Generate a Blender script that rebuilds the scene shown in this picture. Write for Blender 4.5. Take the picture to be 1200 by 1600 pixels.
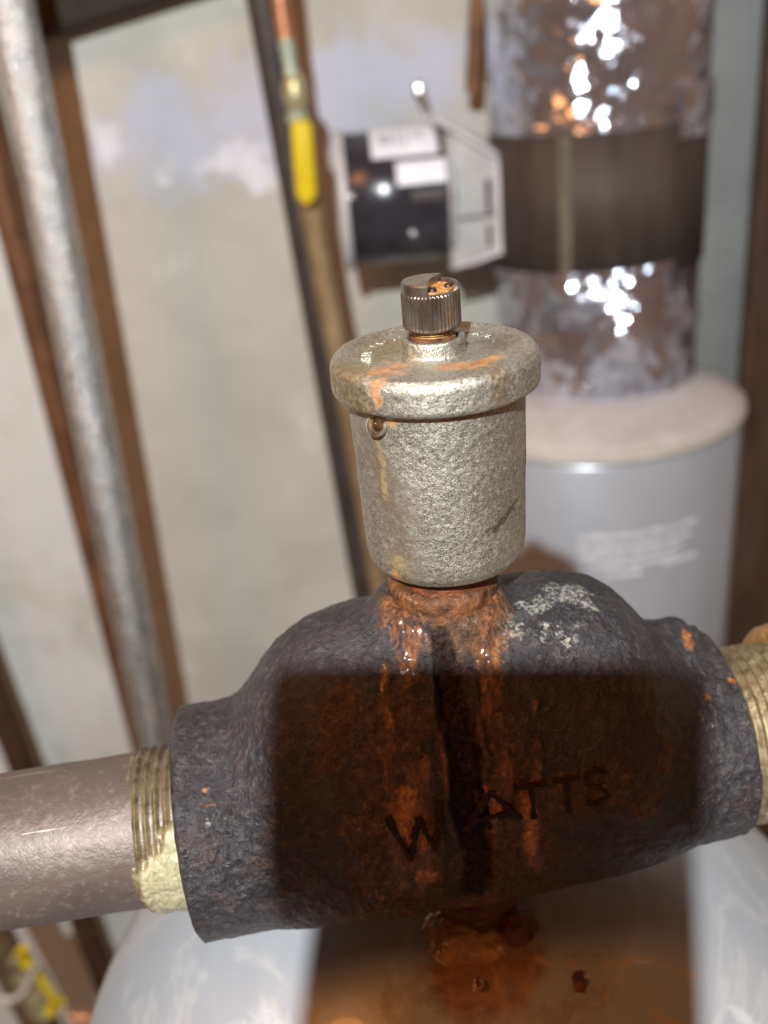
import bpy, math, random
import numpy as np
from mathutils import Matrix, Vector
random.seed(4); RNG = np.random.default_rng(7)
for o in list(bpy.data.objects): bpy.data.objects.remove(o)
scene = bpy.context.scene
COL = scene.collection

# ------------------------------------------------------------------ camera, world, lamps
CAM = np.array([-.0128, -.2310, .1985])
# camera axes in world space (columns: right, up, back); looks 26 degrees down, rolled 5 degrees
RM = np.array([[.9959, .0905, .0], [-.0394, .4330, -.9005], [-.0815, .8968, .4348]])
q, _ = np.linalg.qr(RM); q *= np.sign(np.sum(q * RM, axis=0)); RM = q
def cam_to_world(v): return CAM + RM @ np.array(v, float)
cd = bpy.data.cameras.new('camera'); cam = bpy.data.objects.new('camera', cd); COL.objects.link(cam)
m4 = np.eye(4); m4[:3, :3] = RM; m4[:3, 3] = CAM
cam.matrix_world = Matrix(m4.tolist())
cd.sensor_fit = 'VERTICAL'; cd.sensor_height = 36; cd.sensor_width = 36; cd.lens = 36
cd.clip_start = .01; cd.clip_end = 20
cd.dof.use_dof = True; cd.dof.focus_distance = .243; cd.dof.aperture_fstop = 9.0
scene.camera = cam

world = bpy.data.worlds.new('World'); scene.world = world; world.use_nodes = True
wb = world.node_tree.nodes['Background']; wb.inputs[0].default_value = (1, .44, .19, 1); wb.inputs[1].default_value = .19
def lamp(name, kind, loc, energy, color, size, target=None):
    d = bpy.data.lights.new(name, kind); d.energy = energy; d.color = color
    if kind == 'AREA': d.shape = 'DISK'; d.size = size
    else: d.shadow_soft_size = size
    o = bpy.data.objects.new(name, d); COL.objects.link(o); o.location = loc
    if target is not None:
        o.rotation_euler = (Vector(target) - Vector(loc)).to_track_quat('-Z', 'Y').to_euler()
    return o
lamp('head_torch_light', 'POINT', cam_to_world((-.168, .177, .75)), 116, (.93, .975, 1), .010)
lamp('warm_bulb_light', 'AREA', cam_to_world((-1.15, .85, .80)), 11, (1, .37, .10), .55, (0, 0, .05))
scene.view_settings.view_transform = 'Standard'; scene.view_settings.look = 'None'
scene.view_settings.exposure = 0; scene.view_settings.gamma = 1
scene.render.resolution_x = 768; scene.render.resolution_y = 1024
scene.render.engine = 'CYCLES'
scene.cycles.sample_clamp_indirect = 4

# ------------------------------------------------------------------ numeric noise
_perm = RNG.integers(0, 2**31, 4096)
def _hash(i, j, k):
    h = (i * 73856093) ^ (j * 19349663) ^ (k * 83492791)
    return (_perm[h & 4095] / 2**31)
def vnoise(p):
    i = np.floor(p).astype(np.int64); t = p - i; t = t * t * (3 - 2 * t)
    r = 0
    for a in (0, 1):
        for b in (0, 1):
            for c in (0, 1):
                w = (t[:, 0] if a else 1 - t[:, 0]) * (t[:, 1] if b else 1 - t[:, 1]) * (t[:, 2] if c else 1 - t[:, 2])
                r = r + w * _hash(i[:, 0] + a, i[:, 1] + b, i[:, 2] + c)
    return r
def fbm(p, scale, oct=4, stretch=(1, 1, 1), off=0.):
    q = p * np.array(stretch) * scale + off; a = .5; r = 0; n = 0
    for _ in range(oct):
        r = r + a * vnoise(q); n += a; q = q * 2.03 + 17.1; a *= .5
    return r / n
def smooth(e0, e1, x):
    t = np.clip((x - e0) / (e1 - e0), 0, 1); return t * t * (3 - 2 * t)
def chain_mask(p, pts, soft=.35, warp=.0, wscale=400, wstretch=(1, 1, 1)):
    """1 inside a chain of (x, y, z, radius) points, wobbly edge."""
    pp = p
    if warp:
        pp = p + warp * np.stack([fbm(p, wscale, 3, wstretch, o) - .5 for o in (3, 31, 57)], 1) * 2
    best = np.full(len(p), 9.)
    if len(pts) == 1: pts = [pts[0], pts[0]]
    for A, B in zip(pts[:-1], pts[1:]):
        a = np.array(A[:3]); d = np.array(B[:3]) - a; L = d @ d
        t = np.clip(((pp - a) @ d) / L, 0, 1) if L > 0 else np.zeros(len(p))
        r = A[3] + (B[3] - A[3]) * t
        best = np.minimum(best, np.linalg.norm(pp - a - t[:, None] * d, axis=1) / r)
    return 1 - smooth(1 - soft, 1 + soft, best)

# ------------------------------------------------------------------ mesh helpers
def mesh(name, verts, faces, smooth_=True, mat=None, parent=None, attrs=None):
    me = bpy.data.meshes.new(name)
    me.from_pydata(np.asarray(verts, float).tolist(), [], faces if isinstance(faces, list) else faces.tolist())
    if smooth_: me.polygons.foreach_set('use_smooth', [True] * len(me.polygons))
    for k, v in (attrs or {}).items():
        a = me.attributes.new(k, 'FLOAT', 'POINT'); a.data.foreach_set('value', np.asarray(v, np.float32))
    me.update()
    o = bpy.data.objects.new(name, me); COL.objects.link(o)
    if mat: me.materials.append(mat)
    if parent: o.parent = parent
    return o
def grid_faces(nu, nv, wrap_v=True, flip=False):
    i, j = np.meshgrid(np.arange(nu - 1), np.arange(nv if wrap_v else nv - 1), indexing='ij')
    jn = (j + 1) % nv
    f = np.stack([i * nv + j, i * nv + jn, (i + 1) * nv + jn, (i + 1) * nv + j], -1).reshape(-1, 4)
    return f[:, ::-1] if flip else f
def dense(profile, step):
    out = []
    for (r0, z0), (r1, z1) in zip(profile[:-1], profile[1:]):
        n = max(1, int(math.hypot(r1 - r0, z1 - z0) / step))
        for k in range(n): out.append((r0 + (r1 - r0) * k / n, z0 + (z1 - z0) * k / n))
    out.append(profile[-1]); return np.array(out)
def soften(P, it=2, keep_ends=True):
    P = P.copy()
    for _ in range(it): P[1:-1] = .25 * P[:-2] + .5 * P[1:-1] + .25 * P[2:]
    return P
def lathe_pts(prof, seg):
    th = np.arange(seg) / seg * 2 * np.pi
    r = prof[:, 0][:, None]; z = prof[:, 1][:, None]
    return np.stack([r * np.cos(th), r * np.sin(th), z + 0 * th], -1).reshape(-1, 3), th
def lathe(name, profile, seg, mat, parent=None, step=None, sm=0, attrs=None, rfun=None, smooth_=True):
    prof = np.array(profile, float) if step is None else dense(profile, step)
    if sm: prof = soften(prof, sm)
    v, th = lathe_pts(prof, seg)
    if rfun: v = rfun(v)
    at = attrs(v) if attrs else None
    return mesh(name, v, grid_faces(len(prof), seg), smooth_, mat, parent, at)
def axis_frame(a):
    a = np.array(a, float); a /= np.linalg.norm(a)
    u = np.cross([0, 0, 1.], a)
    if np.linalg.norm(u) < 1e-3: u = np.array([1., 0, 0])
    u /= np.linalg.norm(u); return a, u, np.cross(a, u)
def orient(o, loc, a):
    a, u, v = axis_frame(a)
    m = np.eye(4); m[:3, 0] = u; m[:3, 1] = v; m[:3, 2] = a; m[:3, 3] = loc
    o.matrix_world = Matrix(m.tolist())
def tube(name, pts, r, seg, mat, parent=None, caps=True, n_between=1, rough=0., rscale=100):
    pts = np.array(pts, float); rr = np.broadcast_to(np.array(r, float), (len(pts),)).copy()
    if n_between > 1:
        t = np.linspace(0, len(pts) - 1, (len(pts) - 1) * n_between + 1)
        rr = np.interp(t, np.arange(len(pts)), rr); pts = np.stack([np.interp(t, np.arange(len(pts)), pts[:, k]) for k in range(3)], 1)
    V = []; tan = np.gradient(pts, axis=0); ref = np.array([.13, .97, .21])
    th = np.arange(seg) / seg * 2 * np.pi
    for p, t, ra in zip(pts, tan, rr):
        t = t / np.linalg.norm(t); u = np.cross(t, ref); u /= np.linalg.norm(u); w = np.cross(t, u)
        V.append(p + ra * (np.cos(th)[:, None] * u + np.sin(th)[:, None] * w))
    V = np.concatenate(V)
    if rough:
        c = np.repeat(pts, seg, axis=0); d = V - c
        V = c + d * (1 + rough * (fbm(V, rscale, 3)[:, None] - .5))
    F = grid_faces(len(pts), seg).tolist()
    if caps:
        F.append(list(range(seg))); F.append([(len(pts) - 1) * seg + k for k in range(seg)][::-1])
    return mesh(name, V, F, True, mat, parent)
def bevel_box(name, size, mat, parent=None, bevel=.001, loc=(0, 0, 0), seg=2, rot=None):
    x, y, z = [s / 2 for s in size]
    v = [(sx * x, sy * y, sz * z) for sx in (-1, 1) for sy in (-1, 1) for sz in (-1, 1)]
    f = [[0, 1, 3, 2], [4, 6, 7, 5], [0, 4, 5, 1], [2, 3, 7, 6], [0, 2, 6, 4], [1, 5, 7, 3]]
    o = mesh(name, v, f, False, mat, parent); o.location = loc
    if rot: o.rotation_euler = rot
    b = o.modifiers.new('bevel', 'BEVEL'); b.width = bevel; b.segments = seg; b.limit_method = 'NONE'
    return o
def thing(name, label, cat, loc, group=None):
    o = bpy.data.objects.new(name, None); COL.objects.link(o); o.empty_display_size = .01
    o.location = tuple(float(c) for c in loc); tag(o, label, cat, group); bpy.context.view_layer.update(); return o
def tag(o, label, cat, group=None):
    o['label'] = label; o['category'] = cat
    if group: o['group'] = group

# ------------------------------------------------------------------ materials
class NT:
    def __init__(s, name):
        s.m = bpy.data.materials.new(name); s.m.use_nodes = True; s.t = s.m.node_tree
        s.b = s.t.nodes['Principled BSDF']; s.tc = s.t.nodes.new('ShaderNodeTexCoord')
    def n(s, typ, **kw):
        nd = s.t.nodes.new(typ)
        for k, v in kw.items():
            if k.startswith('_'): setattr(nd, k[1:], v)
            else: s.set(nd.inputs[k.replace('__', ' ')] if not k.startswith('i') or not k[1:].isdigit() else nd.inputs[int(k[1:])], v)
        return nd
    def set(s, sock, v):
        if hasattr(v, 'is_output') or isinstance(v, bpy.types.NodeSocket): s.t.links.new(v, sock)
        else:
            if sock.type == 'RGBA' and len(v) == 3: v = (*v, 1)
            sock.default_value = v
    def noise(s, scale, detail=4, rough=.55, stretch=None, dist=0, coord='Object'):
        v = s.tc.outputs[coord]
        if stretch:
            mp = s.n('ShaderNodeMapping', Vector=v, Scale=stretch); v = mp.outputs[0]
        nd = s.n('ShaderNodeTexNoise', Vector=v, Scale=scale, Detail=detail, Roughness=rough, Distortion=dist)
        return nd.outputs['Fac']
    def ramp(s, fac, stops, interp='LINEAR'):
        r = s.n('ShaderNodeValToRGB', Fac=fac); cr = r.color_ramp; cr.interpolation = interp
        while len(cr.elements) < len(stops): cr.elements.new(.5)
        for e, (p, c) in zip(cr.elements, stops):
            e.position = p; e.color = (*c, 1) if isinstance(c, tuple) else (c, c, c, 1)
        return r.outputs[0]
    def mix(s, fac, a, b, mode='MIX'):
        r = s.n('ShaderNodeMix', _data_type='RGBA', _blend_type=mode)
        s.set(r.inputs[0], fac); s.set(r.inputs[6], a); s.set(r.inputs[7], b); return r.outputs[2]
    def math(s, op, a, b=0.):
        r = s.n('ShaderNodeMath', _operation=op); s.set(r.inputs[0], a); s.set(r.inputs[1], b); return r.outputs[0]
    def attr(s, name):
        return s.n('ShaderNodeAttribute', _attribute_name=name).outputs['Fac']
    def bump(s, h, strength, dist, normal=None):
        b = s.n('ShaderNodeBump', Height=h, Strength=strength, Distance=dist)
        if normal: s.set(b.inputs['Normal'], normal)
        return b.outputs[0]
    def out(s, color=None, rough=None, metal=None, normal=None, **kw):
        for k, v in (('Base Color', color), ('Roughness', rough), ('Metallic', metal), ('Normal', normal)):
            if v is not None: s.set(s.b.inputs[k], v)
        for k, v in kw.items(): s.set(s.b.inputs[k.replace('_', ' ')], v)
        return s.m

def masked(n, mask, scale, lo=.35, hi=.6, stretch=None):
    """attribute mask broken up by noise"""
    k = n.noise(scale, 9, .76, stretch)
    v = n.math('ADD', n.attr(mask), n.math('MULTIPLY', n.math('SUBTRACT', k, .5), 2.6))
    return n.math('MULTIPLY', n.ramp(v, [(lo, 0.), (hi + .2, 1.)]), n.ramp(n.attr(mask), [(.02, 0.), (.25, 1.)]))

def mat_iron():
    n = NT('cast_iron')
    big = n.noise(55, 5, .6); mid = n.noise(420, 5, .6); fine = n.noise(2600, 3, .6); med2 = n.noise(1100, 4, .7)
    c = n.ramp(big, [(.3, (.018, .016, .018)), (.5, (.034, .031, .036)), (.7, (.056, .051, .053))])
    c = n.mix(n.ramp(mid, [(.52, 0.), (.72, .75)]), c, (.115, .106, .102))
    c = n.mix(n.ramp(n.noise(160, 6, .7), [(.52, 0.), (.70, .5)]), c, (.11, .062, .04))
    c = n.mix(n.ramp(med2, [(.30, .7), (.46, 0.)]), c, (.03, .028, .03))
    br = masked(n, 'brown', 350)
    c = n.mix(br, c, n.ramp(n.noise(500, 5, .65), [(.35, (.035, .018, .010)), (.6, (.12, .06, .028)), (.75, (.28, .17, .10))]))
    pl = masked(n, 'pale', 1100, .72, 1.5)
    c = n.mix(n.math('MULTIPLY', pl, .7), c, n.ramp(n.noise(800, 5, .65), [(.3, (.20, .19, .16)), (.65, (.52, .50, .41))]))
    rs = masked(n, 'rust', 420, .45, .80, (1, 1, .3))
    rc = n.ramp(n.noise(380, 8, .74, (1, 1, .28)), [(.28, (.018, .008, .005)), (.42, (.055, .019, .008)), (.54, (.20, .068, .018)), (.64, (.32, .13, .04)), (.78, (.48, .32, .18))])
    c = n.mix(rs, c, rc)
    sp = n.math('MULTIPLY', n.ramp(n.noise(520, 6, .8, (1, 1, .4)), [(.60, 0.), (.66, .8)]), n.ramp(n.math('MAXIMUM', n.attr('rust'), n.attr('brown')), [(.0, .12), (.5, 1.)]))
    c = n.mix(sp, c, (.34, .19, .11))
    og = n.math('MULTIPLY', masked(n, 'orange', 700, .40, .8), .95)
    c = n.mix(og, c, n.ramp(n.noise(700, 4), [(.35, (.34, .10, .015)), (.7, (.58, .26, .08))]))
    bk = masked(n, 'black', 500, .30, .75, (1, 1, .5))
    c = n.mix(bk, c, n.ramp(n.noise(700, 4), [(.4, (.006, .004, .003)), (.75, (.05, .025, .014))]))
    nm = n.bump(mid, 1., .0014); nm = n.bump(med2, .8, .0007, nm); nm = n.bump(fine, .5, .0004, nm)
    r = n.ramp(n.math('ADD', n.math('MULTIPLY', n.noise(45, 4, .6), .6), n.math('MULTIPLY', n.noise(300, 4), .4)), [(.38, .16), (.58, .46)])
    r = n.mix(bk, r, (.25, .25, .25)); r = n.mix(rs, r, (.45, .45, .45)); r = n.mix(pl, r, (.7, .7, .7))
    mt = n.math('MULTIPLY', n.math('SUBTRACT', 1., n.math('MAXIMUM', rs, n.math('MAXIMUM', pl, bk))), .25)
    return n.out(c, r, mt, nm, Coat_Weight=n.math('MULTIPLY', rs, .45), Coat_Roughness=.18, Specular_IOR_Level=n.math('SUBTRACT', .55, n.math('MULTIPLY', bk, .40)))

def mat_nickel():
    n = NT('dull_nickel_casting')
    vg = n.n('ShaderNodeTexVoronoi', Vector=n.tc.outputs['Object'], Scale=2700.).outputs['Distance']; grain = n.math('ADD', n.math('MULTIPLY', vg, .45), n.math('MULTIPLY', n.noise(2400, 4, .7), .55)); g2 = n.noise(900, 4, .6); big = n.noise(60, 5, .6)
    c = n.ramp(big, [(.3, (.39, .38, .315)), (.6, (.53, .52, .445)), (.8, (.43, .405, .32))])
    c = n.mix(n.ramp(grain, [(.36, 0.), (.48, .10), (.66, .70)]), c, (.13, .105, .06))
    c = n.mix(n.ramp(g2, [(.52, 0.), (.70, .5)]), c, (.70, .68, .58))
    gr = masked(n, 'grime_shade', 500, .35, .8)
    c = n.mix(n.math('MULTIPLY', gr, .85), c, n.ramp(grain, [(.35, (.05, .035, .02)), (.7, (.22, .155, .085))]))
    yl = masked(n, 'yellow', 380, .35, .75)
    c = n.mix(n.math('MULTIPLY', yl, .7), c, n.ramp(g2, [(.3, (.28, .19, .065)), (.7, (.46, .37, .20))]))
    og = masked(n, 'orange', 520, .42, .75)
    c = n.mix(n.math('MULTIPLY', og, .85), c, n.ramp(n.noise(500, 5), [(.3, (.20, .07, .012)), (.55, (.38, .15, .03)), (.75, (.48, .27, .09))]))
    ink = n.attr('ink'); c = n.mix(n.math('MULTIPLY', n.ramp(n.math('ADD', ink, n.math('MULTIPLY', n.math('SUBTRACT', g2, .5), 1.)), [(.4, 0.), (.7, 1.)]), n.ramp(ink, [(.03, 0.), (.12, .75)])), c, (.13, .11, .08))
    nm = n.bump(g2, .22, .0005); nm = n.bump(n.math('SUBTRACT', 1., grain), .60, .00034, nm)
    r = n.ramp(g2, [(.3, .44), (.7, .60)]); r = n.mix(n.math('MAXIMUM', og, gr), r, (.62, .62, .62))
    mt = n.math('MULTIPLY', n.math('SUBTRACT', 1., n.math('MAXIMUM', og, n.math('MULTIPLY', gr, .5))), .9)
    return n.out(c, r, mt, nm)

def mat_simple(name, c0, c1, scale, rough=(.4, .6), metal=0., bump=.3, bdist=.0005, bscale=None, stretch=None, spot=None, **kw):
    n = NT(name); k = n.noise(scale, 5, .6, stretch)
    c = n.ramp(k, [(.33, c0), (.67, c1)])
    if spot: c = n.mix(n.ramp(n.noise(spot[1], 5, .65, stretch), [(spot[2], 0.), (spot[2] + .12, 1.)]), c, spot[0])
    b = n.noise(bscale or scale * 4, 5, .6, stretch)
    return n.out(c, n.ramp(b, [(.3, rough[0]), (.7, rough[1])]), metal, n.bump(b, bump, bdist), **kw)

M = {}
M['iron'] = mat_iron(); M['nickel'] = mat_nickel()
M['knob'] = mat_simple('worn_chrome', (.16, .13, .10), (.28, .24, .20), 500, (.22, .38), .85, .3, .0002, 1800, (1, 1, .3), ((.50, .26, .10), 260, .60))
M['knob_rust'] = mat_simple('rusty_recess', (.20, .07, .02), (.62, .30, .08), 600, (.5, .7), 0, .8, .0006, 1200)
M['dark_hole'] = mat_simple('dark_wet_rust', (.008, .005, .003), (.03, .012, .006), 600, (.3, .5))
M['brass_rust'] = mat_simple('rusty_brass', (.26, .12, .035), (.52, .30, .10), 500, (.35, .55), .4, .5, .0004, 1500)
M['rust'] = mat_simple('orange_rust', (.035, .012, .005), (.17, .060, .016), 260, (.4, .7), 0, .9, .0010, 700, None, ((.32, .19, .09), 330, .60))
M['rust_dark'] = mat_simple('dark_rust', (.05, .014, .006), (.20, .05, .014), 300, (.4, .6), 0, .8, .0008, 900)
M['letter'] = mat_simple('shaded_letter', (.006, .003, .002), (.040, .018, .009), 420, (.5, .75), 0, .9, .0008, 900, None, ((.12, .05, .02), 330, .60), Specular_IOR_Level=.25)  # near-black tone paints in the shade on the letters' sides

# ------------------------------------------------------------------ the setting: wall and floor
WALL_Y = CAM[1] + 1.05
K = 1.69
def at(px, py, dist):
    """point seen at (px, py) of the photo, dist * K metres in front of the camera"""
    d = RM @ np.array([(px - 600) / 1600, (800 - py) / 1600, -1.]); return CAM + d * (dist * K / d[1])
def wp(px, py, r): q_ = at(px, py, .621); return (q_[0], WALL_Y, q_[2], r)
def mat_wall():
    n = NT('concrete')
    big = n.noise(3, 5, .6); mid = n.noise(14, 6, .65); fine = n.noise(110, 5, .6)
    c = n.ramp(big, [(.30, (.37, .365, .325)), (.5, (.49, .48, .42)), (.7, (.51, .51, .465))])
    c = n.mix(n.ramp(mid, [(.33, .9), (.52, 0.)]), c, (.43, .42, .37))
    c = n.mix(n.ramp(mid, [(.6, 0.), (.8, .6)]), c, (.80, .78, .71))
    c = n.mix(n.ramp(fine, [(.34, .45), (.46, 0.)]), c, (.46, .45, .40))
    pl = masked(n, 'lavender_sheen', 22, .35, .7); c = n.mix(pl, c, (.47, .485, .565))
    pw = masked(n, 'white', 30, .35, .7); c = n.mix(n.math('MULTIPLY', pw, .8), c, (.72, .73, .78))
    cl = masked(n, 'cool', 7, .3, .8); c = n.mix(n.math('MULTIPLY', cl, .7), c, (.68, .72, .69))
    nm = n.bump(mid, .5, .004); nm = n.bump(fine, .4, .0012, nm)
    return n.out(c, n.mix(pw, n.mix(pl, (.85, .85, .85), (.6, .6, .6)), (.45, .45, .45)), 0., nm)
nx, nz = 260, 220
gx, gz = np.meshgrid(np.linspace(-1.6, 1.7, nx), np.linspace(-1.2, 1.1, nz), indexing='ij')
V = np.stack([gx, np.full_like(gx, WALL_Y), gz], -1).reshape(-1, 3)
lav = chain_mask(V, [wp(190, 220, .035), wp(250, 205, .055), wp(340, 205, .062), wp(440, 190, .07), wp(560, 150, .05), wp(650, 110, .05)], .95, .05, 14)  # bluish reflection painted into the wall colour
wht = np.maximum(chain_mask(V, [wp(250, 268, .010), wp(310, 275, .014), wp(380, 250, .020), wp(430, 235, .026)], 1.1, .045, 22), chain_mask(V, [wp(165, 210, .012), wp(172, 245, .010)], .7, .015, 18))
cool = smooth(-.22, -.34, gx.ravel()) * smooth(.22, .0, gz.ravel()) + smooth(.17, .34, gx.ravel())
V[:, 1] += .007 * (fbm(V, 8, 4) - .5)
wall = mesh('wall', V, grid_faces(nx, nz, False, True), True, mat_wall(), None, {'lavender_sheen': lav, 'white': wht, 'cool': cool})
wall['kind'] = 'structure'
fl = mesh('floor', [(-2, -1.5, -1.2), (2, -1.5, -1.2), (2, WALL_Y, -1.2), (-2, WALL_Y, -1.2)], [[0, 1, 2, 3]], False,
          mat_simple('dusty_floor', (.16, .15, .14), (.28, .27, .25), 12, (.8, .95)))
fl['kind'] = 'structure'

# ------------------------------------------------------------------ air scoop (cast iron fitting with a domed hump)
AX = np.array([.99665656, .08037791, .01466608])
a_, b_, c_ = AX, np.array([-.0803866, .9967637, 0.]), None
b_ = np.cross([0, 0, 1.], AX); b_ /= np.linalg.norm(b_); c_ = np.cross(AX, b_)
SC = np.eye(4); SC[:3, 0] = AX; SC[:3, 1] = b_; SC[:3, 2] = c_
HS = [(-.075, 0), (-.066, 0), (-.060, .03), (-.055, .17), (-.050, .42), (-.044, .67), (-.035, .87), (-.022, .975), (0, 1.0), (.028, 1.0), (.037, .97), (.044, .88), (.050, .73), (.055, .53), (.060, .30), (.066, .11), (.073, 0), (.080, 0)]
_sg = np.linspace(-.08, .085, 331); _hg = np.interp(_sg, [h[0] for h in HS], [h[1] for h in HS])
for _ in range(14): _hg[1:-1] = .25 * _hg[:-2] + .5 * _hg[1:-1] + .25 * _hg[2:]
def scoop_sec(s, ph):
    R = .0323 - .0049 * (s + .075) / .155; S = np.interp(s, _sg, _hg)
    H = R + (.0600 - R) * S; W = R + (.0355 - R) * S
    cs, sn = np.cos(ph), np.sin(ph); e = 1 - .12 * S
    y = W * np.sign(cs) * np.abs(cs) ** e
    z = np.where(sn > 0, H * np.abs(sn) ** e, -R * np.abs(sn))
    return y, z
STAIN = {
 'black': [[(-.0018, -.0138, .0567, .0022), (-.0018, -.0213, .0508, .0036), (-.0018, -.0273, .0421, .0046), (-.0002, -.0318, .0308, .0040), (-.0020, -.0336, .0233, .0040), (.0006, -.0354, .0058, .0036), (-.0002, -.0348, -.0062, .0046)],
           [(.0006, -.0307, .0343, .0017), (.0021, -.0332, .0253, .0014), (.0037, -.035, .0129, .001)]],
 'rust': [[(-.0119, -.0048, .0593, .0050), (-.0096, -.0138, .0565, .0051), (-.0111, -.0202, .0516, .003)],
          [(.013, -.0089, .0588, .0051), (.0091, -.0193, .0529, .0044), (.0083, -.0249, .0462, .0031), (.006, -.0273, .0421, .0024)],
          [(-.0111, -.0312, .0324, .004), (-.0158, -.0335, .0231, .0060), (-.015, -.0351, .0104, .0064), (-.0158, -.0354, .0, .007)],
          [(-.0166, -.0171, .0541, .0016), (-.0181, -.024, .0469, .001), (-.0181, -.0287, .0387, .0014), (-.0213, -.0322, .0286, .0012)],
          [(.0185, -.0266, .0435, .0008), (.0169, -.0328, .0272, .0014), (.0146, -.0348, .0151, .0028), (.0146, -.0355, -.001, .0028)],
          [(.0099, -.0313, .0326, .0012), (.0076, -.034, .0213, .0034), (.0044, -.035, .0129, .0028)],
          [(-.0053, -.0273, .042, .0014), (-.0061, -.0318, .0308, .0010), (-.0053, -.0336, .0233, .0012)],
          [(.0, -.03, -.016, .009), (.004, -.02, -.026, .010)]],
 'orange': [[(-.0160, -.0325, .0260, .0024), (-.0170, -.0335, .0200, .0042), (-.0150, -.0345, .0130, .0036)], [(-.0135, -.0353, .001, .0030)],
            [(.0040, -.0338, .0240, .0016), (.0052, -.0344, .0175, .0026), (.0035, -.0346, .0155, .0018)], [(.0136, -.0338, .0235, .0018), (.0146, -.0348, .0130, .0022), (.0148, -.0354, .0045, .0016)], [(-.0180, -.0265, .0435, .0011)],
            [(-.0664, -.0225, .0233, .0009), (-.0635, -.0225, .0235, .0008)], [(-.0664, -.0188, .0259, .0010)],
            [(.0691, -.0133, .0263, .0014)], [(.0675, .002, .0295, .0028)], [(.0780, -.0085, .0261, .0014)]],
 'brown': [[(-.0314, -.0338, .0181, .0024)], [(.0512, -.0306, .0219, .0037), (.052, -.0294, .0244, .0025)], [(.0449, -.034, .0115, .0047)],
           [(-.029, -.0219, .0477, .0065), (-.033, -.028, .036, .004)], [(.0302, -.0339, .0212, .0041)], [(.0083, -.0295, .0376, .008), (.0091, -.0352, .0106, .0102), (.010, -.03, -.015, .012)],
           [(-.0158, -.0265, .0431, .0085), (-.0228, -.0344, .0169, .0102), (-.02, -.03, -.012, .012)], [(.006, -.012, .058, .010)], [(.012, -.034, .0195, .008), (.034, -.034, .0195, .0075)]],
 'pale': [[(.0230, -.0083, .0594, .0030), (.0286, -.0050, .0594, .0050), (.0345, -.0044, .0590, .0056), (.0385, -.0090, .0575, .0036)], [(.0185, -.0114, .0579, .0027), (.0161, -.015, .0561, .0024), (.0169, -.0172, .0546, .0014)],
          [(.0247, -.015, .0561, .0034), (.0317, -.0171, .0543, .0030)], [(.0683, -.0197, .0217, .002), (.0644, -.0196, .0247, .0014)], [(-.0649, -.0245, .0209, .0009), (-.0625, -.0245, .0211, .0008)]]}
scoop = thing('air_scoop', 'dark rusty cast iron fitting with a domed hump and lettering, between two threaded pipes', 'air scoop', (0, 0, 0))
ns, npz = 430, 600
S_ = np.linspace(-.075, .080, ns); ph_ = np.linspace(0, 2 * np.pi, npz, endpoint=False)
ss, pp = np.meshgrid(S_, ph_, indexing='ij'); yy, zz = scoop_sec(ss, pp)
G = np.stack([ss, yy, zz], -1)
# outward normals
du = np.gradient(G, axis=0); dv = np.roll(G, -1, 1) - np.roll(G, 1, 1); Nn = np.cross(du, dv)
Nn /= np.linalg.norm(Nn, axis=-1, keepdims=True) + 1e-12
Nn *= np.where((Nn * np.stack([0 * ss, yy, zz], -1)).sum(-1, keepdims=True) < 0, -1, 1)
p = G.reshape(-1, 3); N = Nn.reshape(-1, 3)
msk = {}
for k, lst in STAIN.items():
    m = np.zeros(len(p))
    for ch in lst:
        m = np.maximum(m, chain_mask(p, ch, {'black': .45, 'pale': 1.3}.get(k, .85), {'black': .0007, 'rust': .0016, 'pale': .0046}.get(k, .0014), 230 if k != 'pale' else 300, (1, 1, .45) if k in ('black', 'rust') else (1, 1, 1)))
    msk[k] = m
disp = .0007 * (fbm(p, 90, 3) - .5) + .0007 * (fbm(p, 330, 4, (1, 1, .8), 5) - .5) + .0003 * (fbm(p, 900, 2, (1, 1, 1), 9) - .5)
crust = np.maximum(msk['rust'], msk['brown'] * .7)
disp += crust * (.0004 + .0012 * np.abs(fbm(p, 260, 4, (1.6, 1.6, .45), 8) - .5) * 2)
disp += -.0011 * msk['black'] * smooth(.2, .8, msk['black'])
disp += msk['pale'] * .0005 * fbm(p, 600, 3)
ridge = chain_mask(p, [(-.0050, -.0213, .0508, .0010), (-.0066, -.0273, .0421, .0012), (-.0046, -.0318, .0308, .0012), (-.0068, -.0336, .0233, .0010), (-.0046, -.035, .010, .0012)], .6, .001, 250)
ridge = np.maximum(ridge, chain_mask(p, [(.0040, -.0213, .0508, .0010), (.0036, -.0273, .0421, .0012), (.0050, -.0318, .0308, .0010)], .6, .001, 250))
disp += .0010 * ridge
hubl = smooth(-.052, -.066, p[:, 0]); hubr = smooth(.060, .068, p[:, 0])
disp += (hubl * .0019 + hubr * .0022) * (fbm(p @ np.array([[.8, -.6, 0], [.6, .8, 0], [0, 0, 1.]]), 210, 4, (1, .45, .9), 4) - .5)
lump = chain_mask(p, [(.0690, .010, .0262, .0095)], .8); disp += .0070 * lump * (.7 + .6 * fbm(p, 200, 3))
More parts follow.
